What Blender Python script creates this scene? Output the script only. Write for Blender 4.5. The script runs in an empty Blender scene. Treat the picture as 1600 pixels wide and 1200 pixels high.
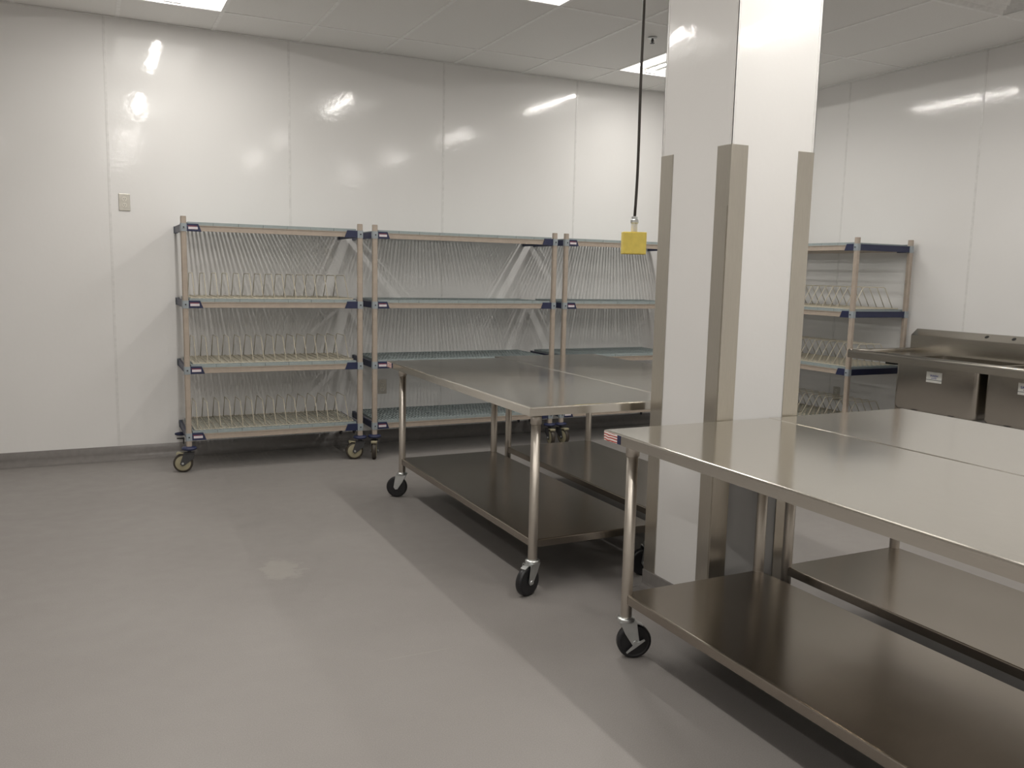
import bpy, math, random
from mathutils import Vector, Matrix
random.seed(7)
sc = bpy.context.scene
col = sc.collection
PI = math.pi

# ------------------------------------------------------------ camera, world, exposure
CX, CY, CZ = -0.1532, -6.5908, 1.3882
YAW, PITCH, ROLL, FPX = 0.4592, 0.1297, 0.0227, 1337.8
cy_, sy_, cp_, sp_ = math.cos(YAW), math.sin(YAW), math.cos(PITCH), math.sin(PITCH)
fwd = Vector((sy_*cp_, cy_*cp_, -sp_)); rgt = Vector((cy_, -sy_, 0)); upv = rgt.cross(fwd)
r2 = math.cos(ROLL)*rgt + math.sin(ROLL)*upv
u2 = -math.sin(ROLL)*rgt + math.cos(ROLL)*upv
cam = bpy.data.cameras.new('camera'); camo = bpy.data.objects.new('camera', cam); col.objects.link(camo)
cam.sensor_fit = 'HORIZONTAL'; cam.sensor_width = 36.0; cam.lens = FPX/1600*36.0
cam.clip_start = 0.02; cam.clip_end = 60
M = Matrix((r2, u2, -fwd)).transposed().to_4x4(); M.translation = Vector((CX, CY, CZ))
camo.matrix_world = M
sc.camera = camo
w = bpy.data.worlds.new('world'); sc.world = w; w.use_nodes = True
w.node_tree.nodes['Background'].inputs[0].default_value = (0.6, 0.6, 0.6, 1)
w.node_tree.nodes['Background'].inputs[1].default_value = 0.05
LAMP = 118.0                      # radiance of the ceiling light lenses
LAMP_COL = (1.0, 0.965, 0.91)
vs = sc.view_settings
vs.view_transform = 'Standard'; vs.look = 'None'; vs.exposure = 0.0; vs.gamma = 1.0; vs.use_curve_mapping = False
try:
    sc.cycles.use_denoising = True
    sc.cycles.max_bounces = 10; sc.cycles.diffuse_bounces = 5; sc.cycles.glossy_bounces = 5
    sc.cycles.sample_clamp_indirect = 6.0
    sc.cycles.caustics_reflective = False
except Exception:
    pass

# ------------------------------------------------------------ sizes
H = 3.022                      # ceiling
XR, XL, YF = 5.609, -3.4, -9.8 # right wall, left wall, wall behind the camera
BZ = 0.10                      # cove base height
WP = 1.2222                    # wall panel pitch
GX, GY = 1.913, -0.503         # ceiling grid origin
TX, TY = 0.6096, 1.2192

# ------------------------------------------------------------ materials
def new_mat(name):
    m = bpy.data.materials.new(name); m.use_nodes = True
    nt = m.node_tree; b = nt.nodes['Principled BSDF']
    return m, nt, b
def noise(nt, scale, detail=3, mapping=None, coord='Object', rough=0.5):
    tc = nt.nodes.new('ShaderNodeTexCoord'); mp = nt.nodes.new('ShaderNodeMapping')
    if mapping: mp.inputs['Scale'].default_value = mapping
    n = nt.nodes.new('ShaderNodeTexNoise'); n.inputs['Scale'].default_value = scale
    n.inputs['Detail'].default_value = detail; n.inputs['Roughness'].default_value = rough
    nt.links.new(tc.outputs[coord], mp.inputs[0]); nt.links.new(mp.outputs[0], n.inputs['Vector'])
    return n
def ramp(nt, src, stops):
    r = nt.nodes.new('ShaderNodeValToRGB'); nt.links.new(src, r.inputs[0])
    e = r.color_ramp.elements
    e[0].position, e[0].color = stops[0][0], (*stops[0][1], 1)
    e[1].position, e[1].color = stops[-1][0], (*stops[-1][1], 1)
    for p, c in stops[1:-1]:
        k = e.new(p); k.color = (*c, 1)
    return r
def bump(nt, b, src, strength, dist=0.001, prev=None):
    n = nt.nodes.new('ShaderNodeBump'); n.inputs['Strength'].default_value = strength
    n.inputs['Distance'].default_value = dist
    nt.links.new(src, n.inputs['Height'])
    if prev: nt.links.new(prev.outputs[0], n.inputs['Normal'])
    nt.links.new(n.outputs[0], b.inputs['Normal']); return n
def simple(name, c, rough=0.5, metal=0.0, var=0.06, scale=30, bmp=0.0, spec=0.5):
    m, nt, b = new_mat(name)
    n = noise(nt, scale)
    lo = tuple(max(0, x*(1-var)) for x in c); hi = tuple(min(1, x*(1+var)) for x in c)
    r = ramp(nt, n.outputs[0], [(0.3, lo), (0.7, hi)])
    nt.links.new(r.outputs[0], b.inputs['Base Color'])
    b.inputs['Roughness'].default_value = rough; b.inputs['Metallic'].default_value = metal
    b.inputs['Specular IOR Level'].default_value = spec
    if bmp: bump(nt, b, n.outputs[0], bmp)
    return m

def mat_wall():
    m, nt, b = new_mat('glossy_white_wall_panel')
    n1 = noise(nt, 1.3, 2, coord='Object')
    r = ramp(nt, n1.outputs[0], [(0.3, (0.805, 0.795, 0.78)), (0.7, (0.83, 0.82, 0.808))])
    nt.links.new(r.outputs[0], b.inputs['Base Color'])
    b.inputs['Roughness'].default_value = 0.09
    b.inputs['Specular IOR Level'].default_value = 0.42
    n2 = noise(nt, 26, 3); n3 = noise(nt, 3.0, 1)
    b1 = bump(nt, b, n2.outputs[0], 0.55, 0.0010)
    bump(nt, b, n3.outputs[0], 0.4, 0.003, b1)
    return m
def mat_floor():
    m, nt, b = new_mat('grey_epoxy_floor')
    big = noise(nt, 1.1, 4); fine = noise(nt, 260, 2); mid = noise(nt, 9, 4)
    r = ramp(nt, big.outputs[0], [(0.3, (0.262, 0.244, 0.232)), (0.7, (0.288, 0.270, 0.257))])
    r2_ = ramp(nt, fine.outputs[0], [(0.35, (0.90, 0.90, 0.90)), (0.7, (1.06, 1.06, 1.06))])
    mx = nt.nodes.new('ShaderNodeMix'); mx.data_type = 'RGBA'; mx.blend_type = 'MULTIPLY'; mx.inputs[0].default_value = 1.0
    nt.links.new(r.outputs[0], mx.inputs[6]); nt.links.new(r2_.outputs[0], mx.inputs[7])
    # a scuffed pale patch and a long scratch, each a mark of its own on the floor
    tc = nt.nodes.new('ShaderNodeTexCoord')
    def sub_len(center, scale, r0, r1, noise_amt):
        mp = nt.nodes.new('ShaderNodeMapping'); mp.vector_type = 'POINT'
        mp.inputs['Location'].default_value = (-center[0]*scale[0], -center[1]*scale[1], 0)
        mp.inputs['Scale'].default_value = (scale[0], scale[1], 1)
        nt.links.new(tc.outputs['Object'], mp.inputs[0])
        ln = nt.nodes.new('ShaderNodeVectorMath'); ln.operation = 'LENGTH'; nt.links.new(mp.outputs[0], ln.inputs[0])
        ad = nt.nodes.new('ShaderNodeMath'); ad.operation = 'MULTIPLY_ADD'
        nn = noise(nt, 22, 5, rough=0.7)
        nt.links.new(nn.outputs[0], ad.inputs[0]); ad.inputs[1].default_value = noise_amt
        nt.links.new(ln.outputs['Value'], ad.inputs[2])
        mr = nt.nodes.new('ShaderNodeMapRange'); nt.links.new(ad.outputs[0], mr.inputs[0])
        mr.inputs[1].default_value = r0; mr.inputs[2].default_value = r1
        mr.inputs[3].default_value = 1.0; mr.inputs[4].default_value = 0.0
        return mr.outputs[0]
    p1 = sub_len((0.60, -2.70), (7.5, 4.6), 1.30, 1.55, 1.6)
    p2 = sub_len((0.875, -3.787), (5.5, 330.0), 0.95, 1.35, 0.8)
    pm = nt.nodes.new('ShaderNodeMath'); pm.operation = 'MAXIMUM'
    nt.links.new(p1, pm.inputs[0]); nt.links.new(p2, pm.inputs[1])
    pf = nt.nodes.new('ShaderNodeMath'); pf.operation = 'MULTIPLY'; pf.inputs[1].default_value = 0.45
    nt.links.new(pm.outputs[0], pf.inputs[0])
    mx2 = nt.nodes.new('ShaderNodeMix'); mx2.data_type = 'RGBA'
    nt.links.new(pf.outputs[0], mx2.inputs[0]); nt.links.new(mx.outputs[2], mx2.inputs[6])
    mx2.inputs[7].default_value = (0.36, 0.34, 0.31, 1)
    nt.links.new(mx2.outputs[2], b.inputs['Base Color'])
    rr = ramp(nt, mid.outputs[0], [(0.3, (0.42,)*3), (0.7, (0.52,)*3)])
    nt.links.new(rr.outputs[0], b.inputs['Roughness'])
    b1 = bump(nt, b, fine.outputs[0], 0.25, 0.0006); bump(nt, b, mid.outputs[0], 0.25, 0.002, b1)
    return m
def mat_steel(name, c, rough, grain=(1, 60, 60), amt=0.05):
    m, nt, b = new_mat(name)
    n = noise(nt, 14, 4, mapping=grain); n2 = noise(nt, 2.2, 3)
    r = ramp(nt, n.outputs[0], [(0.25, tuple(x*0.94 for x in c)), (0.75, tuple(min(1, x*1.05) for x in c))])
    nt.links.new(r.outputs[0], b.inputs['Base Color'])
    ad = nt.nodes.new('ShaderNodeMath'); ad.operation = 'MULTIPLY_ADD'
    nt.links.new(n2.outputs[0], ad.inputs[0]); ad.inputs[1].default_value = amt*2; ad.inputs[2].default_value = rough-amt
    nt.links.new(ad.outputs[0], b.inputs['Roughness'])
    b.inputs['Metallic'].default_value = 1.0
    b.inputs['Anisotropic'].default_value = 0.3
    b1 = bump(nt, b, n.outputs[0], 0.06, 0.0004); bump(nt, b, n2.outputs[0], 0.06, 0.003, b1)
    return m
def mat_tile():
    m, nt, b = new_mat('white_vinyl_ceiling_tile')
    n = noise(nt, 90, 3)
    r = ramp(nt, n.outputs[0], [(0.3, (0.87, 0.855, 0.83)), (0.7, (0.90, 0.885, 0.86))])
    nt.links.new(r.outputs[0], b.inputs['Base Color']); b.inputs['Roughness'].default_value = 0.55
    bump(nt, b, n.outputs[0], 0.2, 0.0008); return m
def mat_lens():
    m, nt, b = new_mat('lit_light_lens')
    b.inputs['Base Color'].default_value = (0.9, 0.9, 0.88, 1)
    b.inputs['Emission Color'].default_value = (*LAMP_COL, 1)
    b.inputs['Emission Strength'].default_value = LAMP
    return m
def mat_flag():
    m, nt, b = new_mat('red_and_white_sticker_print')
    tc = nt.nodes.new('ShaderNodeTexCoord'); mp = nt.nodes.new('ShaderNodeMapping')
    nt.links.new(tc.outputs['Object'], mp.inputs[0])
    wv = nt.nodes.new('ShaderNodeTexWave'); wv.wave_type = 'BANDS'; wv.bands_direction = 'Z'
    wv.inputs['Scale'].default_value = 32; wv.inputs['Distortion'].default_value = 3.0
    wv.inputs['Detail'].default_value = 1.5; wv.inputs['Detail Scale'].default_value = 1.0
    nt.links.new(mp.outputs[0], wv.inputs[0])
    r = ramp(nt, wv.outputs[1], [(0.35, (0.45, 0.06, 0.05)), (0.5, (0.80, 0.62, 0.58)), (0.7, (0.85, 0.82, 0.8))])
    nt.links.new(r.outputs[0], b.inputs['Base Color']); b.inputs['Roughness'].default_value = 0.4
    return m

MT = {}
MT['wall'] = mat_wall(); MT['floor'] = mat_floor(); MT['tile'] = mat_tile(); MT['lens'] = mat_lens(); MT['flag'] = mat_flag()
MT['cove'] = simple('glossy_grey_cove', (0.225, 0.211, 0.202), 0.25, bmp=.1)
MT['strip'] = simple('white_divider_plastic', (0.76, 0.75, 0.735), 0.25)
MT['grid'] = simple('white_painted_ceiling_grid', (0.94, 0.93, 0.91), 0.4)
def mat_pan():
    m, nt, b = new_mat('lit_diffuser_wings')
    b.inputs['Base Color'].default_value = (0.85, 0.84, 0.82, 1); b.inputs['Roughness'].default_value = 0.5
    b.inputs['Emission Color'].default_value = (*LAMP_COL, 1); b.inputs['Emission Strength'].default_value = 2.2
    return m
MT['wings'] = mat_pan()
MT['white_metal'] = simple('white_enamelled_light_pan', (0.84, 0.83, 0.81), 0.45)
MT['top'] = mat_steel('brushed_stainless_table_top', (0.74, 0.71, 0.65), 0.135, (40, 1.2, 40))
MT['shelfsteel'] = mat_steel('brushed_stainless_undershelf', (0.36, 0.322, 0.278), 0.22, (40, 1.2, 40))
MT['tube'] = mat_steel('stainless_leg_tube', (0.52, 0.48, 0.43), 0.38, (60, 60, 2))
MT['guard'] = mat_steel('brushed_stainless_corner_guard', (0.56, 0.53, 0.47), 0.30, (60, 60, 1.5))
MT['sink'] = mat_steel('brushed_stainless_sink', (0.52, 0.49, 0.44), 0.24, (30, 2, 30))
MT['zinc'] = simple('zinc_plated_steel', (0.62, 0.64, 0.64), 0.33, 1.0)
MT['rubber'] = simple('black_rubber_wheel', (0.012, 0.012, 0.014), 0.4)
MT['tan'] = simple('taupe_shelf_polymer', (0.42, 0.355, 0.295), 0.45)
MT['mat'] = simple('grey_green_shelf_mat', (0.31, 0.36, 0.365), 0.5)
MT['navy'] = simple('navy_blue_plastic', (0.022, 0.028, 0.075), 0.42)
MT['collar'] = simple('grey_blue_wedge_plastic', (0.33, 0.37, 0.40), 0.45)
MT['cream'] = simple('cream_coated_wire', (0.66, 0.60, 0.48), 0.4)
MT['treadtan'] = simple('khaki_wheel_core', (0.33, 0.30, 0.20), 0.5)
MT['tread'] = simple('dark_brown_wheel_tread', (0.045, 0.036, 0.026), 0.5)
MT['fork'] = simple('dark_grey_caster_fork', (0.05, 0.05, 0.052), 0.45)
MT['plate'] = simple('white_label_plate', (0.72, 0.66, 0.69), 0.4)
MT['redline'] = simple('red_label_line', (0.35, 0.05, 0.07), 0.4)
MT['yellow'] = simple('yellow_rubber_box', (0.86, 0.68, 0.15), 0.5)
MT['cord'] = simple('dark_brown_cord', (0.035, 0.028, 0.022), 0.5)
MT['steelplate'] = simple('stainless_outlet_plate', (0.55, 0.53, 0.48), 0.3, 1.0)
MT['outlet'] = simple('ivory_receptacle', (0.70, 0.67, 0.60), 0.4)
MT['black'] = simple('black_opening', (0.01, 0.01, 0.01), 0.6)
MT['sign'] = simple('white_sign_sticker', (0.72, 0.72, 0.68), 0.4)
MT['ink'] = simple('blue_sign_ink', (0.03, 0.05, 0.30), 0.5)
MT['inkdark'] = simple('dark_sign_line', (0.015, 0.02, 0.06), 0.5)
MT['navyprint'] = simple('navy_sticker_end', (0.02, 0.025, 0.08), 0.4)

# ------------------------------------------------------------ mesh helpers
class MB:
    def __init__(s): s.v = []; s.f = []; s.sm = []
    def add(s, vs_, fs, smooth=False, mat=None):
        o = len(s.v)
        for p in vs_:
            q = Vector(p)
            if mat is not None: q = mat @ q
            s.v.append(tuple(q))
        for f in fs: s.f.append(tuple(i+o for i in f)); s.sm.append(smooth)
        return s
    def box(s, a, b, mat=None):
        (x0, y0, z0), (x1, y1, z1) = a, b
        x0, x1 = sorted((x0, x1)); y0, y1 = sorted((y0, y1)); z0, z1 = sorted((z0, z1))
        v = [(x0,y0,z0),(x1,y0,z0),(x1,y1,z0),(x0,y1,z0),(x0,y0,z1),(x1,y0,z1),(x1,y1,z1),(x0,y1,z1)]
        f = [(0,3,2,1),(4,5,6,7),(0,1,5,4),(1,2,6,5),(2,3,7,6),(3,0,4,7)]
        return s.add(v, f, mat=mat)
    def prism(s, pts, axis, a, b, mat=None, smooth=False):
        # pts: 2D outline; axis 'x': (y,z), 'y': (x,z), 'z': (x,y)
        def P(p, t):
            return (t, p[0], p[1]) if axis == 'x' else (p[0], t, p[1]) if axis == 'y' else (p[0], p[1], t)
        n = len(pts); v = [P(p, a) for p in pts]+[P(p, b) for p in pts]
        ar = sum(pts[i][0]*pts[(i+1)%n][1]-pts[(i+1)%n][0]*pts[i][1] for i in range(n))
        flip = (ar < 0) ^ (axis == 'y') ^ (b < a)
        caps = [tuple(range(n))[::-1], tuple(range(n, 2*n))]
        sides = [(i, (i+1) % n, n+(i+1) % n, n+i) for i in range(n)]
        if flip: caps = [c[::-1] for c in caps]; sides = [c[::-1] for c in sides]
        o = len(s.v); s.add(v, caps, False, mat); 
        for f in sides: s.f.append(tuple(i+o for i in f)); s.sm.append(smooth)
        return s
    def lathe(s, prof, n=20, mat=None, smooth=True):
        # prof: (r,z) list, closed with caps when r>0 at the ends
        v = []; f = []
        for r, z in prof:
            for k in range(n):
                a = 2*PI*k/n; v.append((r*math.cos(a), r*math.sin(a), z))
        for j in range(len(prof)-1):
            for k in range(n):
                k2 = (k+1) % n
                f.append((j*n+k, j*n+k2, (j+1)*n+k2, (j+1)*n+k))
        s.add(v, f, smooth, mat)
        o = len(s.v)-len(v)
        s.f.append(tuple(o+k for k in range(n))[::-1]); s.sm.append(False)
        s.f.append(tuple(o+(len(prof)-1)*n+k for k in range(n))); s.sm.append(False)
        return s
    def tube(s, pts, r, n=8, mat=None, smooth=True, caps=True):
        pts = [Vector(p) for p in pts]; v = []; f = []
        prev = None
        for i, p in enumerate(pts):
            if i == 0: t = pts[1]-pts[0]
            elif i == len(pts)-1: t = pts[-1]-pts[-2]
            else: t = (pts[i+1]-p).normalized()+(p-pts[i-1]).normalized()
            t.normalize()
            if prev is None:
                a = Vector((0, 0, 1)) if abs(t.z) < 0.9 else Vector((1, 0, 0))
                nx = t.cross(a).normalized()
            else: nx = (prev-t*prev.dot(t)).normalized()
            prev = nx; ny = t.cross(nx)
            for k in range(n):
                a = 2*PI*(k+0.5)/n; v.append(p+r*(math.cos(a)*nx+math.sin(a)*ny))
        for j in range(len(pts)-1):
            for k in range(n):
                k2 = (k+1) % n; f.append((j*n+k, j*n+k2, (j+1)*n+k2, (j+1)*n+k))
        if caps:
            f.append(tuple(range(n))[::-1]); f.append(tuple((len(pts)-1)*n+k for k in range(n)))
        return s.add(v, f, smooth, mat)
    def mesh(s, name, m, bevel=0):
        me = bpy.data.meshes.new(name); me.from_pydata(s.v, [], s.f)
        me.polygons.foreach_set('use_smooth', s.sm)
        me.materials.append(m); me.update()
        if bevel:
            import bmesh
            bm = bmesh.new(); bm.from_mesh(me)
            bmesh.ops.recalc_face_normals(bm, faces=bm.faces)
            ed = [e for e in bm.edges if len(e.link_faces) == 2 and e.calc_face_angle(0) > 0.6]
            bmesh.ops.bevel(bm, geom=ed, offset=bevel, segments=2, affect='EDGES', profile=0.6, clamp_overlap=True)
            bm.to_mesh(me); bm.free()
        return me
    def build(s, name, m, parent=None, loc=None, rot=None, bevel=0):
        return link(name, s.mesh(name, m, bevel), parent, loc, rot)
def link(name, me, parent=None, loc=None, rot=None):
    o = bpy.data.objects.new(name, me); col.objects.link(o)
    if parent: o.parent = parent
    if loc: o.location = loc
    if rot: o.rotation_euler = rot
    return o
def tag(o, label=None, cat=None, group=None, kind=None):
    if label: o['label'] = label
    if cat: o['category'] = cat
    if group: o['group'] = group
    if kind: o['kind'] = kind
    return o
def thing(name, label, cat, loc, rz=0, group=None):
    o = bpy.data.objects.new(name, None); col.objects.link(o); o.location = loc; o.rotation_euler = (0, 0, rz)
    o.empty_display_size = 0.1
    return tag(o, label, cat, group)
KIDS = {}
def copy_tree(o, parent=None):
    c = o.copy(); col.objects.link(c); c.parent = parent
    for ch in [x for x in bpy.data.objects if x.parent == o]: copy_tree(ch, c)
    return c
def struct(mb, name, m, label, cat, parent=None, bevel=0):
    o = mb.build(name, m, parent, bevel=bevel)
    if parent is None: tag(o, label, cat, kind='structure')
    return o

# ------------------------------------------------------------ room
fl = struct(MB().box((XL-.1, YF-.1, -.1), (XR+.1, .1, 0)), 'floor', MT['floor'],
            'grey epoxy floor with a pale scuffed patch', 'floor')
ce = struct(MB().box((XL-.1, YF-.1, H+.16), (XR+.1, .1, H+.22)), 'ceiling', MT['tile'],
            'white suspended tile ceiling with recessed lights', 'ceiling')
walls = {}
walls['back'] = struct(MB().box((XL-.1, .006, 0), (XR+.1, .1, H+.16)), 'wall_back', MT['wall'], 'glossy white panelled wall behind the row of shelving units', 'wall')
walls['right'] = struct(MB().box((XR+.006, YF, 0), (XR+.1, .006, H+.16)), 'wall_right', MT['wall'], 'glossy white panelled wall behind the steel sink', 'wall')
walls['left'] = struct(MB().box((XL-.1, YF, 0), (XL-.006, .006, H+.16)), 'wall_left', MT['wall'], 'glossy white panelled wall outside the left of the photo', 'wall')
walls['front'] = struct(MB().box((XL-.1, YF-.1, 0), (XR+.1, YF-.006, H+.16)), 'wall_front', MT['wall'], 'glossy white panelled wall behind the camera', 'wall')
# panels with recessed joints and divider strips
def panels_x(k0, k1, y0, y1, ys, parent, off, x_lo, x_hi):
    for k in range(k0, k1):
        a, b = max(x_lo, off+k*WP), min(x_hi, off+(k+1)*WP)
        if b-a < .02: continue
        MB().box((a+.002, y0, BZ-.01), (b-.002, y1, H+.02)).build('wall_panel', MT['wall'], parent)
        if b < x_hi-.01:
            MB().box((b-.008, ys, BZ-.005), (b+.008, y1, H+.01)).build('divider_strip', MT['strip'], parent, bevel=.001)
def panels_y(offs, x0, x1, xs, parent):
    ys = [0.0]+offs+[YF]
    for a, b in zip(ys[:-1], ys[1:]):
        MB().box((x0, b+.002, BZ-.01), (x1, a-.002, H+.02)).build('wall_panel', MT['wall'], parent)
        if b > YF+.01:
            MB().box((xs, b-.008, BZ-.005), (x1, b+.008, H+.01)).build('divider_strip', MT['strip'], parent, bevel=.001)
panels_x(-3, 5, 0, .006, -.0025, walls['back'], 0, XL, XR)
panels_y([-1.178-WP*k for k in range(8) if -1.178-WP*k > YF+.3], XR, XR+.006, XR-.002, walls['right'])
panels_x(-3, 5, YF, YF-.006, YF+.0025, walls['front'], 0.3, XL, XR)
panels_y([-1.0-WP*k for k in range(8) if -1.0-WP*k > YF+.3], XL, XL-.006, XL+.0025, walls['left'])
# cove bases
def cove_prof(t=.006, r=.045, h=BZ):
    p = [(0, h), (t*.7, h), (t, h-.002)]
    for k in range(0, 7):
        a = PI+ (PI/2)*k/6          # from vertical down to floor
        p.append((t+r+r*math.cos(a), .001+r+r*math.sin(a)))
    p += [(t+r+.004, 0.0004), (0, 0.0004)]
    return p
def cove(kind_name, label):
    mb = MB()
    P = cove_prof()
    if kind_name == 'back': mb.prism([(-d, z) for d, z in P], 'x', XL, XR, smooth=False)
    if kind_name == 'front': mb.prism([(YF+d, z) for d, z in P], 'x', XL, XR)
    if kind_name == 'right': mb.prism([(XR-d, z) for d, z in P], 'y', YF, 0)
    if kind_name == 'left': mb.prism([(XL+d, z) for d, z in P], 'y', YF, 0)
    o = struct(mb, 'baseboard_'+kind_name, MT['cove'], label, 'baseboard')
    for p in o.data.polygons: p.use_smooth = len(p.vertices) == 4
    return o
cove('back', 'grey coved base along the foot of the back wall')
cove('right', 'grey coved base along the foot of the right wall')
cove('left', 'grey coved base along the foot of the left wall')
cove('front', 'grey coved base along the wall behind the camera')

# ceiling grid, tiles, lights
LIGHTS = []
for k, rows in ((-3, (0, 2, 4, 6)), (0, (1, 3, 5)), (3, (0, 2, 4, 6)), (-6, (3, 5))):
    for r in rows: LIGHTS.append((k, r))
VENT = (4, 2)
kmin = math.floor((XL-GX)/TX); kmax = math.ceil((XR-GX)/TX)
rowedges = [0.0]+[GY-TY*i for i in range(9) if GY-TY*i > YF]+[YF]
tile_cache = {}
def tile(x0, x1, y0, y1):
    key = (round(x1-x0, 4), round(y0-y1, 4))
    if key not in tile_cache:
        tile_cache[key] = MB().box((.003, -(y0-y1)+.003, 0), (x1-x0-.003, -.003, .015)).mesh('ceiling_tile', MT['tile'])
    link('ceiling_tile', tile_cache[key], ce, (x0, y0, H+.0035))
for k in range(kmin, kmax):
    x0, x1 = max(XL, GX+k*TX), min(XR, GX+(k+1)*TX)
    if x1-x0 < .02: continue
    for r in range(len(rowedges)-1):
        y0, y1 = rowedges[r], rowedges[r+1]
        if (k, r-1) in LIGHTS and y0-y1 > 1.2: continue
        if (k, r-1) == VENT:
            tile(x0, x1, y0-.6096, y1); continue
        tile(x0, x1, y0, y1)
for k in range(kmin, kmax+1):
    x = GX+k*TX
    if XL+.02 < x < XR-.02:
        MB().box((x-.012, YF, H), (x+.012, 0, H+.006)).box((x-.001, YF, H+.006), (x+.001, 0, H+.04)).build('grid_tee', MT['grid'], ce)
for y in rowedges[1:-1]:
    MB().box((XL, y-.012, H-.0003), (XR, y+.012, H+.0057)).build('grid_tee', MT['grid'], ce)
y = GY-TY*2-.6096
MB().box((GX+4*TX, y-.012, H-.0003), (GX+5*TX, y+.012, H+.0057)).build('grid_tee', MT['grid'], ce)
mb = MB().box((XL, -.02, H-.002), (XR, -.0005, H+.001)).box((XR-.02, YF, H-.002), (XR-.0005, -.02, H+.001))
mb.box((XL+.0005, YF, H-.002), (XL+.02, -.02, H+.001)).box((XL+.02, YF+.0005, H-.002), (XR-.02, YF+.02, H+.001))
mb.build('wall_angle', MT['grid'], ce)

def troffer():
    hw, hl = TX/2-.014, TY/2-.014
    t = thing('ceiling_light', '', 'light', (0, 0, H))
    prof = [(-hw, .0)]
    for k in range(9):
        a = k/8; x = -hw+.012+a*(hw-.075); prof.append((x, .004+.062*math.sin(min(1, a*1.25)*PI/2)-.020*max(0, a-.6)/.4))
    half = prof
    mb = MB()
    def strip(pts, sgn):
        v = []; f = []
        for x, z in pts: v += [(sgn*x, -hl, z), (sgn*x, hl, z)]
        for i in range(len(pts)-1):
            q = (2*i, 2*i+1, 2*i+3, 2*i+2); f.append(q if sgn > 0 else q[::-1])
        mb.add(v, f, True)
    strip(half, 1); strip(half, -1)
    mb.build('diffuser_wings', MT['wings'], t); mb = MB()
    for s in (-1, 1):  # end plates
        mb.box((-hw, s*(hl-.003), 0), (hw, s*hl, .078))
    mb.box((-hw, -hl, .076), (hw, hl, .08))
    mb.build('reflector_pan', MT['white_metal'], t)
    m2 = MB(); v = []; f = []
    ax = hw-.012-(hw-.075)  # half width of opening
    L = []
    for k in range(7):
        a = PI*k/6; L.append((-.020*math.cos(a), .040-.006*math.sin(a)))
    v = []; f = []
    for x, z in L: v += [(x, -hl+.02, z), (x, hl-.02, z)]
    for i in range(6): f.append((2*i, 2*i+1, 2*i+3, 2*i+2))
    m2.add(v, f, True)
    m2.build('lens', MT['lens'], t)
    m3 = MB()
    for s in (-1, 1): m3.box((s*.020, -hl+.02, .037), (s*.066, hl-.02, .05))
    for s in (-1, 1): m3.box((-.05, s*(hl-.02), .012), (.05, s*(hl-.002), .06))
    m3.build('lens_housing', MT['white_metal'], t)
    return t
T0 = troffer()
lab = {(-3, 0): 'recessed ceiling light nearest the back wall, at the upper left of the photo',
       (0, 1): 'recessed ceiling light at the top of the photo between the other two lit ones',
       (3, 0): 'recessed ceiling light behind the white column, beside the sprinkler head',
       (3, 2): 'recessed ceiling light next to the square air vent'}
for i, (k, r) in enumerate(LIGHTS):
    o = T0 if i == 0 else copy_tree(T0)
    o.location = (GX+(k+.5)*TX, GY-(r+.5)*TY, H)
    if (k, r) in lab: tag(o, lab[(k, r)], 'light', 'ceiling lights in view')
    else: tag(o, 'recessed white ceiling light with a lit centre lens, outside the photo', 'light', 'ceiling lights outside the frame')

# square air vent
vx, vy = GX+4.5*TX, GY-2*TY-.3048
vt = thing('ceiling_vent', 'white square louvred air vent in the ceiling at the top right corner', 'vent', (vx, vy, H))
def ring(a, b, z0, z1, th=.004):
    mb = MB(); v = []
    for r, z in ((a, z0), (b, z1), (b-.003, z1), (a-.003, z0)):
        v += [(-r, -r, z), (r, -r, z), (r, r, z), (-r, r, z)]
    f = []
    for j in range(3):
        for k in range(4): f.append((j*4+k, j*4+(k+1) % 4, (j+1)*4+(k+1) % 4, (j+1)*4+k))
    for k in range(4): f.append((12+k, 12+(k+1) % 4, (k+1) % 4, k))
    return mb.add(v, f)
ring(.29, .245, -.001, .03).build('louvre', MT['white_metal'], vt)
ring(.225, .175, .002, .032).build('louvre', MT['white_metal'], vt)
ring(.155, .105, .002, .032).build('louvre', MT['white_metal'], vt)
MB().box((-.085, -.085, .004), (.085, .085, .010)).build('centre_plate', MT['white_metal'], vt, bevel=.003)
MB().box((-.30, -.30, .06), (.30, .30, .066)).box((-.30, -.30, .0), (-.29, .30, .06)).box((.29, -.30, .0), (.30, .30, .06)).box((-.3, -.3, 0), (.3, -.29, .06)).box((-.3, .29, 0), (.3, .3, .06)).build('housing', MT['white_metal'], vt)

# sprinkler head
sp = thing('sprinkler_head', 'small dark ceiling sprinkler head beside the hanging cord', 'sprinkler', (3.42, -1.44, H)); sp.scale = (.8, .8, .8)
MB().lathe([(.040, .001), (.040, -.004), (.028, -.010), (.020, -.010)], 20).build('escutcheon', MT['zinc'], sp)
MB().lathe([(.010, -.010), (.010, -.022), (.014, -.024), (.014, -.028), (.006, -.03), (.005, -.045)], 12).tube([(-.012, 0, -.022), (-.014, 0, -.035), (-.004, 0, -.046)], .002, 6).tube([(.012, 0, -.022), (.014, 0, -.035), (.004, 0, -.046)], .002, 6).build('frame', MT['fork'], sp)
MB().lathe([(.019, -.045), (.021, -.0455), (.019, -.047)], 14).build('deflector', MT['fork'], sp)

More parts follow.
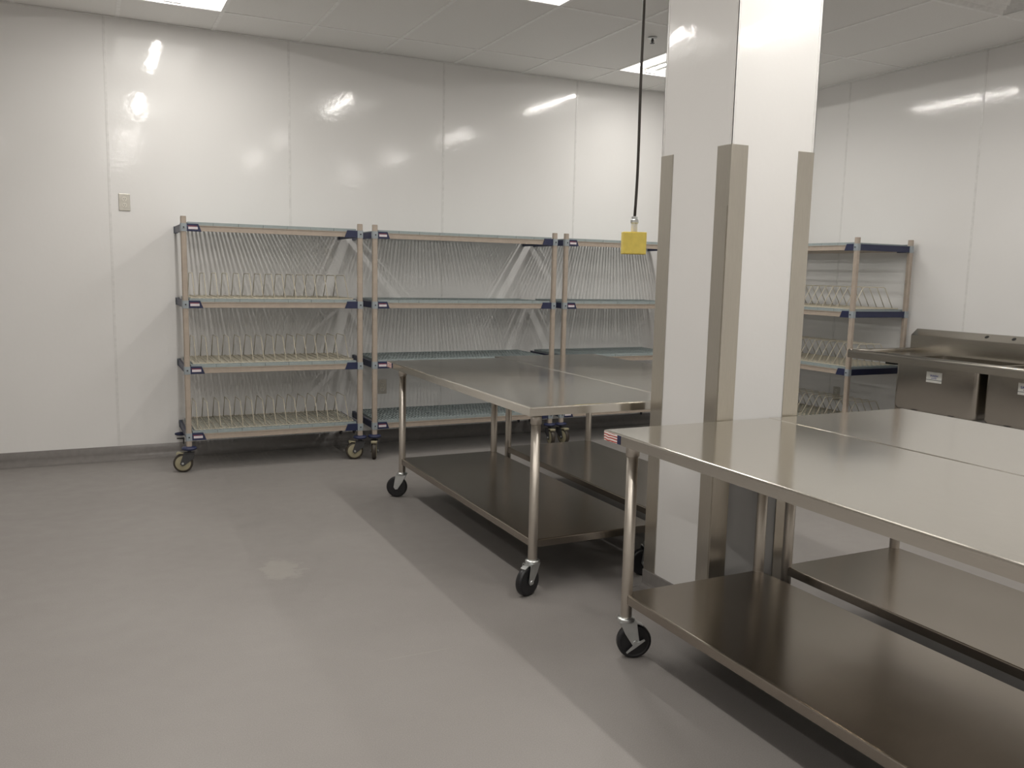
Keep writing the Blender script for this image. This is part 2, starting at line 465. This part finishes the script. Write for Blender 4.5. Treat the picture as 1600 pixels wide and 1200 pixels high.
# ------------------------------------------------------------ column
CX0, CX1, CY0, CY1 = 2.012, 2.418, -4.010, -3.578
cm = thing('column', 'square white panelled column with steel corner guards between the tables', 'column', ((CX0+CX1)/2, (CY0+CY1)/2, 0))
hx, hy = (CX1-CX0)/2, (CY1-CY0)/2
MB().box((-hx+.006, -hy+.006, 0), (hx-.006, hy-.006, H)).build('core', MT['wall'], cm)
pn = .003
MB().box((-hx+pn, -hy, BZ), (hx-pn, -hy+.006, H)).build('face_panel', MT['wall'], cm)
MB().box((-hx+pn, hy-.006, BZ), (hx-pn, hy, H)).build('face_panel', MT['wall'], cm)
MB().box((-hx, -hy+pn, BZ), (-hx+.006, hy-pn, H)).build('face_panel', MT['wall'], cm)
MB().box((hx-.006, -hy+pn, BZ), (hx, hy-pn, H)).build('face_panel', MT['wall'], cm)
for sx in (-1, 1):
    for sy in (-1, 1):
        x, y = sx*hx, sy*hy; e = .002
        MB().box((x+sx*e, y+sy*e, 1.88), (x-sx*.010, y-sy*.0001, H)).box((x+sx*e, y+sy*e, 1.88), (x-sx*.0001, y-sy*.010, H)).build('corner_bead', MT['strip'], cm)
        # L-shaped steel guard: wings .078 wide, 2 mm proud
        wg, t = .077, .0035
        def guard(z0, z1, t):
            pts = [(x-sx*wg, y), (x, y), (x, y-sy*wg), (x+sx*t, y-sy*wg), (x+sx*t, y+sy*t), (x-sx*wg, y+sy*t)]
            return MB().prism(pts, 'z', z0, z1)
        g = guard(.10, 1.88, t).build('corner_guard', MT['guard'], cm, bevel=.0008)
        if sx < 0 and sy < 0:
            MB().box((x-.0055, y+.002, .10), (x-.0036, y+wg-.012, 1.655)).build('overlay_strip', MT['guard'], g)
mb = MB()
P = cove_prof()
n = len(P)
v = []
for cx_, cy2 in ((-1, -1), (1, -1), (1, 1), (-1, 1)):
    for d, z in P: v.append((cx_*(hx+d), cy2*(hy+d), z))
f = []
for k in range(4):
    for j in range(n-1):
        a, b = k*n+j, ((k+1) % 4)*n+j
        f.append((a, a+1, b+1, b))
mb.add(v, f, False)
cvb = mb.build('cove_base', MT['cove'], cm)

# ------------------------------------------------------------ casters for the work tables (local: z=0 floor, stem up at origin)
def zinc_caster(parent, loc, yaw, brake=1):
    off = .032
    mb = MB()
    mb.lathe([(.030, .139), (.032, .143), (.032, .151), (.026, .156), (.022, .157)], 20)
    # fork: two tapered cheeks and a bridge
    for s in (-1, 1):
        pts = [(-.026, .140), (.036, .140), (off+.016, .064), (off+.006, .050), (off-.008, .052), (-.006, .098)]
        mb.prism(pts, 'y', s*.022, s*.025)
    mb.box((-.026, -.025, .136), (.036, .025, .141))
    fk = mb.build('caster', MT['zinc'], parent, loc, (0, 0, yaw), bevel=.0008)
    R = Matrix.Translation((off, 0, .0635)) @ Matrix.Rotation(PI/2, 4, 'X')
    MB().lathe([(.052, -.0165), (.060, -.0155), (.0635, -.010), (.0635, .010), (.060, .0155), (.052, .0165), (.050, .0145)][::1], 28, mat=R).build('wheel', MT['rubber'], fk)
    MB().lathe([(.009, -.030), (.009, .030)], 10, mat=R).build('axle', MT['zinc'], fk)
    if brake == 1:
        for s in (-1, 1):
            MB().prism([(off-.034, .030), (off-.030, .024), (off+.002, .046), (off+.036, .072), (off+.032, .079), (off-.004, .060)], 'y', s*.0262, s*.0285).build('brake_lever', MT['zinc'], fk, bevel=.0006)
    if brake:
        MB().prism([(-.005, .141), (.048, .128), (.062, .122), (.062, .126), (.045, .134), (-.005, .145)], 'y', -.014, .014).build('brake_pedal', MT['zinc'], fk, bevel=.0006)
    return fk

# ------------------------------------------------------------ stainless work table, length along y
TZ = .8377; TW, TL = .764, 1.895
def work_table(label, loc, sticker, yaws, brakes=(1, 0, 1, 0)):
    t = thing('work_table', label, 'table', loc)
    x0, x1, y0, y1 = 0, TW, 0, TL
    sk, th = .038, .002
    # top plate with turned-down skirt, hollow below
    mb = MB()
    r = .006
    def shell(mb, x0, x1, y0, y1, zt, h, r, th=.0025):
        loops = []
        for (ins, z) in ((r, zt), (r*.3, zt-r*.3), (0, zt-r), (0, zt-h), (th, zt-h), (th, zt-th-r), (r+th, zt-th)):
            loops.append([(x0+ins, y0+ins, z), (x1-ins, y0+ins, z), (x1-ins, y1-ins, z), (x0+ins, y1-ins, z)])
        v = [p for l in loops for p in l]; f = []
        for j in range(len(loops)-1):
            for k in range(4): f.append((j*4+k, (j+1)*4+k, (j+1)*4+(k+1) % 4, j*4+(k+1) % 4))
        f.append((0, 1, 2, 3)); f.append(tuple((len(loops)-1)*4+k for k in range(4))[::-1])
        mb.add(v, f)
    shell(mb, x0, x1, y0, y1, TZ, sk, r)
    top = mb.build('table_top', MT['top'], t)
    for i in (.22, .5, .78):
        MB().box((x0+.06, y0+TL*i-.04, TZ-.030), (x1-.06, y0+TL*i+.04, TZ-.0045)).build('support_channel', MT['tube'], t, bevel=.002)
    for lx in (.075, TW-.075):
        MB().box((lx-.03, .05, TZ-.026), (lx+.03, TL-.05, TZ-.0046)).build('support_channel', MT['tube'], t, bevel=.002)
    ix, iy = .073, .080
    # undershelf
    sz = .243; o = .010
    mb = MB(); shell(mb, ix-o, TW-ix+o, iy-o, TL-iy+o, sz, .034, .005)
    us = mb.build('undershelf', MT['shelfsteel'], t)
    q = 0
    for lx, ly in ((ix, iy), (TW-ix, iy), (ix, TL-iy), (TW-ix, TL-iy)):
        lg = MB().lathe([(.0200, .150), (.0205, .152), (.0205, TZ-.03)], 24).build('leg', MT['tube'], t, (lx, ly, 0))
        MB().lathe([(.0208, TZ-.090), (.0245, TZ-.085), (.0247, TZ-.028)], 24).build('leg_socket', MT['tube'], lg)
        zinc_caster(t, (lx, ly, 0), yaws[q], brakes[q]); q += 1
    if sticker:
        # sticker on the left skirt, at the far corner
        ya, yb = TL-.004, TL-.004-.105
        s = MB().box((-.0012, yb+.020, TZ-.036), (-.0002, ya, TZ-.005)).build('sticker', MT['flag'], top)
        MB().box((-.0013, yb, TZ-.036), (-.0002, yb+.020, TZ-.005)).build('sticker_end', MT['navyprint'], top)
    return t
work_table('steel work table left of the column, its casters and undershelf fully in view', (1.461, -3.498, 0), True, (-2.75, 2.9, 2.6, .6), (2, 0, 0, 0))
work_table('steel work table directly behind the column, beyond the seam of the middle pair', (2.230, -3.4, 0), False, (.5, 2.2, .9, -1.2))
work_table('large steel work table in the right foreground with a flag sticker on its corner', (1.486, -4.028-TL, 0), True, (.4, 1.2, -.35, 2.3))
work_table('steel work table nearest the sink, right half of the foreground pair', (2.254, -4.026-TL, 0), False, (.3, 2.0, 2.5, .7))

# ------------------------------------------------------------ polymer shelving units
SH_Z = (1.635, 1.133, .694, .243)
PD = .571                      # post spacing in depth
def caster_unit(parent, loc, yaw, brake=True):
    off = .040
    mb = MB()
    mb.lathe([(.013, .132), (.013, .172)], 12)
    for s in (-1, 1):
        mb.prism([(-.030, .130), (.034, .130), (off+.018, .060), (off+.004, .046), (off-.010, .050), (-.028, .095)], 'y', s*.021, s*.026)
    mb.box((-.030, -.026, .124), (.036, .026, .134))
    fk = mb.build('caster', MT['fork'], parent, loc, (0, 0, yaw), bevel=.001)
    R = Matrix.Translation((off, 0, .0635)) @ Matrix.Rotation(PI/2, 4, 'X')
    wh = MB().lathe([(.049, -.0155), (.056, -.016), (.0615, -.013), (.0635, -.007), (.0635, .007), (.0615, .013), (.056, .016), (.049, .0155)], 26, mat=R).build('wheel', MT['tread'], fk)
    MB().lathe([(.020, -.019), (.048, -.0165), (.0505, -.0158), (.0505, .0158), (.048, .0165), (.020, .019)], 24, mat=R).build('wheel_core', MT['treadtan'], fk)
    MB().lathe([(.0075, -.031), (.0075, .031)], 10, mat=R).build('axle', MT['zinc'], fk)
    if brake:
        MB().prism([(.020, .133), (.075, .138), (.082, .134), (.080, .122), (.074, .122), (.068, .130), (.020, .126)], 'y', -.022, .022).build('brake_pedal', MT['treadtan'], fk, bevel=.001)
    MB().lathe([(.018, .150), (.040, .152), (.0485, .158), (.050, .164), (.046, .171), (.031, .176), (.018, .177)], 24).build('bumper', MT['navy'], fk)
    return fk
def post_mesh():
    a, b = .0175, .006
    pts = [(-a+b, -a), (a-b, -a), (a, -a+b), (a, a-b), (a-b, a), (-a+b, a), (-a, a-b), (-a, -a+b)]
    mb = MB().prism(pts, 'z', .172, 1.697)
    return mb.mesh('post', MT['tan'], )
POST = post_mesh()
a = .0205; b = .006
octo = lambda a, b: [(-a+b, -a), (a-b, -a), (a, -a+b), (a, a-b), (a-b, a), (-a+b, a), (-a, a-b), (-a, -a+b)]
COLLAR = MB().prism(octo(.0200, .006), 'z', -.026, .026).prism([(-.008, -.008), (.008, -.008), (.008, .008), (-.008, .008)], 'y', -.0225, -.0195).prism([(-.0045, -.0045), (.0045, -.0045), (.0045, .0045), (-.0045, .0045)], 'y', -.0245, -.0222).mesh('wedge_collar', MT['collar'])
COLLAR.materials.append(MT['fork'])
for p in list(COLLAR.polygons)[-6:]: p.material_index = 1
def mat_mesh(wd, dp):
    # removable grid section: deep thin ribs along the depth, shallow cross bars, solid front and back lips
    mb = MB(); n = max(5, round((wd-.007)/.0250))
    mb.box((.001, 0, -.010), (wd-.001, .020, .010)).box((.001, dp-.020, -.010), (wd-.001, dp, .010))
    mb.box((.001, .020, -.010), (.006, dp-.020, .008)).box((wd-.006, .020, -.010), (wd-.001, dp-.020, .008))
    for i in range(1, n):
        x = .0035+(wd-.007)*i/n; mb.box((x-.0055, .020, -.0065), (x+.0055, dp-.020, .0075))
    m = 8
    for j in range(1, m):
        y = .010+(dp-.020)*j/m; hwid = .014 if j == 4 else .006
        mb.box((.006, y-hwid, .002), (wd-.006, y+hwid, .007))
    return mb.mesh('shelf_mat', MT['mat'])
def shelf_unit(label, L, loc, rz=0, yaws=(2.9, 3.0, .4, 2.2)):
    """L: distance between post centres along the length; origin mid of the footprint, front is local -y"""
    t = thing('shelving_unit', label, 'shelving', loc, rz, 'mobile shelving units')
    hx, hy = L/2, PD/2
    for q, (sx, sy) in enumerate(((-1, -1), (1, -1), (-1, 1), (1, 1))):
        p = link('post', POST, t, (sx*hx, sy*hy, 0))
        MB().prism(octo(.0165, .005), 'z', 1.697, 1.704).build('post_cap', MT['tan'], p)
        caster_unit(t, (sx*hx, sy*hy, 0), yaws[q], q != 2)
    inner = L-.05; nm = max(6, round(inner/.165)); wd = inner/nm
    MM = mat_mesh(wd, PD-.006)
    bl = L-.045
    for si, z in enumerate(SH_Z):
        mb = MB()
        for s in (-1, 1):
            y = s*(hy-.004)
            # channel beam with a small flange top and bottom
            mb.box((-bl/2, y-.006, z-.022), (bl/2, y+.006, z+.010))
            mb.box((-bl/2, y-.009, z+.008), (bl/2, y+.009, z+.0125)).box((-bl/2, y-.009, z-.0245), (bl/2, y+.009, z-.020))
        sh = mb.build('shelf', MT['tan'], t)
        for i in range(nm):
            link('shelf_mat', MM, sh, (-inner/2+wd*i, -(PD-.006)/2, z+.0135+.010))
        for s in (-1, 1):
            m2 = MB().box((s*(hx-.006), -hy+.015, z-.026), (s*(hx+.008), hy-.015, z+.020))
            m2.box((s*(hx+.008), -hy+.018, z+.016), (s*(hx+.011), hy-.018, z+.020)).box((s*(hx+.008), -hy+.018, z-.026), (s*(hx+.011), hy-.018, z-.022))
            m2.build('end_beam', MT['navy'], sh, bevel=.001)
            for sy in (-1, 1):
                xa = s*(hx-.018); xb = s*(hx-.092); xc = s*(hx-.112)
                ya, yb = sy*(hy-.014), sy*(hy+.010)
                m3 = MB().prism([(xa, z-.028), (xc, z-.028), (xb, z+.022), (xa, z+.022)], 'y', min(ya, yb), max(ya, yb))
                br = m3.build('corner_bracket', MT['navy'], sh, bevel=.0012)
                if s < 0 and sy < 0:
                    pl = MB().box((s*(hx-.030), -hy-.0112, z-.014), (s*(hx-.088), -hy-.0098, z+.002)).build('name_plate', MT['plate'], sh)
                    MB().box((s*(hx-.026), -hy-.0113, z+.005), (s*(hx-.084), -hy-.0099, z+.008)).build('plate_line', MT['redline'], sh)
                link('wedge_collar', COLLAR, sh, (s*hx, sy*hy, z-.003), (0, 0, 0 if sy < 0 else PI))
    return t
U_X = (.415, 1.596, 1.706, 3.183, 3.289)
UY = -.551+PD/2
shelf_unit('mobile taupe shelving unit furthest left, three shelves holding wire racks', U_X[1]-U_X[0], ((U_X[0]+U_X[1])/2, UY, 0), 0, (2.95, 3.0, 1.2, .7))
shelf_unit('wide empty mobile shelving unit second from the left against the back wall', U_X[3]-U_X[2], ((U_X[2]+U_X[3])/2, UY, 0), 0, (-1.9, -1.7, .5, 2.2))
shelf_unit('empty mobile shelving unit behind the yellow hanging box and the column', 1.181, (U_X[4]+.59, UY, 0), 0, (-1.4, 2.6, .5, 2.2))
shelf_unit('mobile shelving unit with wire racks in the corner beside the sink', 1.181, (4.99+PD/2, -1.93+.59, 0), -PI/2, (2.9, .4, .4, 2.2))

# ------------------------------------------------------------ wire drying racks resting on the shelves
RL, RD = 1.10, .50
def rack_grid():
    mb = MB(); r = .0026
    for i in range(25):
        x = -RL/2+RL*i/24; mb.tube([(x, -RD/2, .0085), (x, RD/2, .0085)], r, 4, smooth=False)
    for j in range(11):
        y = -RD/2+RD*j/10; mb.tube([(-RL/2, y, .0035), (RL/2, y, .0035)], r if 0 < j < 10 else .0034, 4, smooth=False)
    return mb.mesh('wire_base', MT['cream'])
RG = rack_grid()
def divider_mesh():
    bz, hz = .009, .168
    yb, yt = .215, .115
    pts = [(0, -yb, bz), (0, -yt-.012, hz-.02), (0, -yt-.004, hz-.006), (0, -yt+.010, hz),
           (0, yt-.010, hz), (0, yt+.004, hz-.006), (0, yt+.012, hz-.02), (0, yb, bz)]
    return MB().tube(pts, .0030, 6).mesh('rack_divider', MT['cream'])
DV = divider_mesh()
def wire_rack(label, loc, rz, grp):
    t = thing('wire_drying_rack', label, 'rack', loc, rz, grp)
    link('wire_base', RG, t)
    for i in range(15):
        link('rack_divider', DV, t, (-RL/2+.025+(RL-.05)*i/14, 0, 0), (0, random.uniform(-.012, .012), 0))
    return t
nth = {1: 'second shelf from the top', 2: 'third shelf from the top', 3: 'bottom shelf'}
for si in (1, 2, 3):
    wire_rack('cream wire drying rack, %s of leftmost shelving unit' % nth[si], ((U_X[0]+U_X[1])/2, UY, SH_Z[si]+.0345), 0, 'wire racks on the leftmost shelving unit')
for si in (1, 2, 3):
    wire_rack('cream wire drying rack, %s of corner unit by sink' % nth[si], (4.99+PD/2, -1.93+.59, SH_Z[si]+.0345), -PI/2, 'wire racks on the corner shelving unit')

# ------------------------------------------------------------ sink along the right wall
SY0, SY1 = -2.045, -4.90       # left end and right end
SX0, SX1 = 4.845, 5.604
ST = .872                      # deck height
sk = thing('sink', 'stainless steel compartment sink with signs on its bowls along the right wall', 'sink', ((SX0+SX1)/2, (SY0+SY1)/2, 0))
ox, oy = -(SX0+SX1)/2, -(SY0+SY1)/2
OFF = Matrix.Translation((ox, oy, 0))
bowls = [(-2.40, -3.03), (-3.08, -3.71), (-3.76, -4.39)]
bx0, bx1, bb = 4.930, 5.43, .495
mb = MB()
mb.box((SX0+.012, SY1+.012, ST-.0175), (bx0, SY0-.012, ST-.015), OFF)
mb.box((bx1, SY1+.012, ST-.0175), (5.525, SY0-.012, ST-.015), OFF)
ys = [SY0-.012]+[v for p in bowls for v in p]+[SY1+.012]
for i in range(0, len(ys), 2): mb.box((bx0, ys[i+1], ST-.0175), (bx1, ys[i], ST-.015), OFF)
mb.build('deck', MT['sink'], sk)
# rolled rim: front apron with a tube on top, left and right ends too
mb = MB()
prof = [(-.0, .824), (-.0, .862)]
for k in range(9):
    a_ = PI-k*PI*1.0/8; prof.append((.018+.018*math.cos(a_), .868+.018*math.sin(a_)))
prof += [(.036, .858), (.030, .856), (.030, .824)]
mb.prism([(SX0+x, z) for x, z in prof], 'y', SY1, SY0, OFF)
mb.prism([(SY0-x, z) for x, z in prof], 'x', SX0+.002, 5.523, OFF)
mb.prism([(SY1+x, z) for x, z in prof], 'x', SX0+.002, 5.523, OFF)
rr_ = mb.build('rolled_rim', MT['sink'], sk)
for p in rr_.data.polygons: p.use_smooth = len(p.vertices) == 4 and p.area < .06
mb = MB()
mb.prism([(5.523, .826), (5.523, .980), (5.530, .986), (5.584, 1.028), (5.603, 1.028), (5.603, .826)], 'y', SY1, SY0+.012, OFF)
bs = mb.build('backsplash', MT['sink'], sk)
# faucet holes in the sloping ledge
for yy in (-2.63, -2.83, -3.66, -3.86):
    n_ = Vector((-.042, 0, .054)).normalized()
    q = Matrix.Translation((5.558, yy, 1.0078)) @ n_.to_track_quat('Z', 'Y').to_matrix().to_4x4()
    MB().lathe([(.0145, -.001), (.0145, .0012)], 16, mat=OFF @ q).build('faucet_hole', MT['black'], bs)
def bowl(y0, y1):
    mb = MB(); r = .035; n = 5
    def rr(x0, x1, ya, yb, z, r):
        pts = []
        for cx_, cy2, a0 in ((x1-r, yb-r, 0), (x0+r, yb-r, PI/2), (x0+r, ya+r, PI), (x1-r, ya+r, 1.5*PI)):
            for k in range(n+1):
                a_ = a0+PI/2*k/n; pts.append((cx_+r*math.cos(a_), cy2+r*math.sin(a_), z))
        return pts
    t_ = .003
    L = [rr(bx0, bx1, y1, y0, ST-.018, r), rr(bx0, bx1, y1, y0, bb+.03, r), rr(bx0+.009, bx1-.009, y1+.009, y0-.009, bb+.009, r), rr(bx0+.03, bx1-.03, y1+.03, y0-.03, bb, r),
         ]
    I = [rr(bx0+.03, bx1-.03, y1+.03, y0-.03, bb+t_, r), rr(bx0+.011, bx1-.011, y1+.011, y0-.011, bb+.011, r), rr(bx0+t_, bx1-t_, y1+t_, y0-t_, bb+.03, r), rr(bx0+t_, bx1-t_, y1+t_, y0-t_, ST-.018, r)]
    m = len(L[0])
    def loft(Ls, flip, cap):
        v = [p for l in Ls for p in l]; f = []
        for j in range(len(Ls)-1):
            for k in range(m):
                q = (j*m+k, (j+1)*m+k, (j+1)*m+(k+1) % m, j*m+(k+1) % m); f.append(q)
        f.append(cap); mb.add(v, f, False, OFF)
    loft(L, False, tuple(range(3*m, 4*m))[::-1]); loft(I, True, tuple(range(m)))
    o = mb.build('bowl', MT['sink'], sk)
    for p in o.data.polygons: p.use_smooth = len(p.vertices) == 4
    yc, xc = (y0+y1)/2, (bx0+bx1)/2
    MB().lathe([(.028, bb-.09), (.028, bb-.02), (.045, bb-.008), (.045, bb+.0005)], 20, mat=OFF @ Matrix.Translation((xc, yc, 0))).build('drain', MT['zinc'], o)
    for yo in (.17, -.12):
        MB().tube([(xc, yc+yo*.4, bb-.05), (bx0+.05, yc+yo, bb-.035), (bx0+.01, yc+yo, bb-.020)], .007, 8, mat=OFF).box((bx0-.004, yc+yo-.018, bb-.030), (bx0+.012, yc+yo+.018, bb-.012), OFF).build('drain_lever', MT['fork'], o)
    return o
B = [bowl(*p) for p in bowls]
def text_mesh(body, size, m):
    cu = bpy.data.curves.new('sign_text', 'FONT'); cu.body = body; cu.size = size; cu.align_x = 'CENTER'; cu.align_y = 'CENTER'
    cu.extrude = .0002; cu.offset = size*.02
    ob = bpy.data.objects.new('tmp', cu); col.objects.link(ob)
    dg = bpy.context.evaluated_depsgraph_get(); me = bpy.data.meshes.new_from_object(ob.evaluated_get(dg))
    bpy.data.objects.remove(ob); me.materials.clear(); me.materials.append(m); return me
def sign(bowl_ob, yc, zc, line1, line2):
    x = bx0-.0004; wd, ht = .118, .072
    s = MB().box((x-.0012, yc-wd/2, zc-ht/2), (x, yc+wd/2, zc+ht/2), OFF).build('sign', MT['sign'], bowl_ob)
    MB().box((x-.0016, yc-wd/2, zc-.0195), (x-.0011, yc+wd/2, zc-.0165), OFF).build('sign_line', MT['inkdark'], bowl_ob)
    for body, size, dz in ((line1, .021, .009), (line2, .013, -.007)):
        me = text_mesh(body, size, MT['ink'])
        o = link('sign_text', me, bowl_ob)
        # text reads from the room: its x axis points to world -y, its up is +z, it faces -x
        R = Matrix(((0, 0, -1), (-1, 0, 0), (0, 1, 0))).to_4x4()
        o.matrix_local = OFF @ Matrix.Translation((x-.0014, yc, zc+dz)) @ R
sign(B[0], -2.715, .750, 'WASH', 'LAVAR')
sign(B[1], -3.36, .753, 'SANITIZE', 'SANEAR')
# legs, feet, bracket under the drainboard
for lx in (4.985, 5.35):
    for ly in (-2.50, -2.94, -3.85, -4.30):
        lg = MB().lathe([(.0203, .06), (.0203, bb+.004)], 18, mat=OFF @ Matrix.Translation((lx, ly, 0))).build('leg', MT['tube'], sk)
        MB().lathe([(.016, .0), (.020, .004), (.017, .03), (.022, .05), (.022, .064)], 14, mat=OFF @ Matrix.Translation((lx, ly, 0))).build('foot', MT['zinc'], lg)
MB().box((4.945, -2.38, .800), (5.42, -2.30, .822), OFF).build('bracket', MT['black'], sk, bevel=.002)
MB().box((4.90, SY1+.10, .822), (5.50, SY1+.14, .84), OFF).build('bracket', MT['sink'], sk)

# ------------------------------------------------------------ hanging cord with yellow outlet box
hg = thing('hanging_outlet_box', 'yellow outlet box hanging on a dark cord from the ceiling', 'outlet box', (2.254, -3.033, H))
zb = 1.543-H
def rot_box(mb, hw, hd, z0, z1, ang): return mb.box((-hw, -hd, z0), (hw, hd, z1), Matrix.Rotation(ang, 4, 'Z'))
an = -YAW+.06
bx = rot_box(MB(), .0575, .030, zb-.054, zb+.054, an).build('box', MT['yellow'], hg, bevel=.004)
mb = MB(); Rz = Matrix.Rotation(an, 4, 'Z')
mb.box((-.053, -.032, zb-.050), (.053, -.030, zb+.050), Rz)
cov = mb.build('cover_plate', MT['yellow'], bx, bevel=.0008)
mb = MB().lathe([(.0150, zb+.054), (.0155, zb+.060), (.0155, zb+.092), (.0140, zb+.096)], 16)
mb.build('strain_relief', MT['outlet'], hg)
MB().lathe([(.0165, zb+.095), (.0195, zb+.098), (.0195, zb+.112), (.0165, zb+.115), (.015, zb+.116), (.015, zb+.128), (.008, zb+.130)], 12, smooth=False).build('gland_nut', MT['zinc'], hg)
pts = []
zt0 = zb+.13
for k in range(25):
    f_ = k/24; z = zt0*(1-f_)-.002*f_
    pts.append((.006*math.sin(PI*f_)+.004*math.sin(3*PI*f_)*(1-f_), 0.0, z))
pts[0] = (0, 0, zt0)
MB().tube(pts, .0068, 10).build('cord', MT['cord'], hg)
MB().lathe([(.030, -.004), (.030, .001), (.012, .003)], 16).build('ceiling_plate', MT['zinc'], hg)

# ------------------------------------------------------------ outlets
def outlet(label, loc, rz, w_=.072, h_=.116):
    t = thing('wall_outlet', label, 'outlet', loc, rz)
    # local: faces -y, plate sits on y=0
    MB().box((-w_/2, -.006, -h_/2), (w_/2, -.0005, h_/2)).build('cover_plate', MT['steelplate'], t, bevel=.003)
    for s in (-1, 1):
        r = MB().lathe([(.0165, 0), (.0165, .0035), (.0155, .004)], 18, mat=Matrix.Translation((0, -.0055, s*.021)) @ Matrix.Rotation(PI/2, 4, 'X')).build('receptacle', MT['outlet'], t)
        m = MB()
        for dx in (-.006, .006): m.box((dx-.0012, -.0099, s*.021-.001), (dx+.0012, -.0092, s*.021+.008))
        m.lathe([(.0022, 0), (.0022, .0008)], 8, mat=Matrix.Translation((0, -.0092, s*.021-.008)) @ Matrix.Rotation(PI/2, 4, 'X'))
        m.build('slots', MT['black'], r)
    return t
outlet('steel-plated outlet high on the white wall above and left of the shelving', (.0895, 0, 1.807), 0)
outlet('steel-plated outlet low on the back wall, seen through the wide empty shelving unit', (1.939, 0, .452), 0)
outlet('steel-plated outlet low on the wall behind the corner shelving unit', (XR, -1.264, .415), -PI/2)
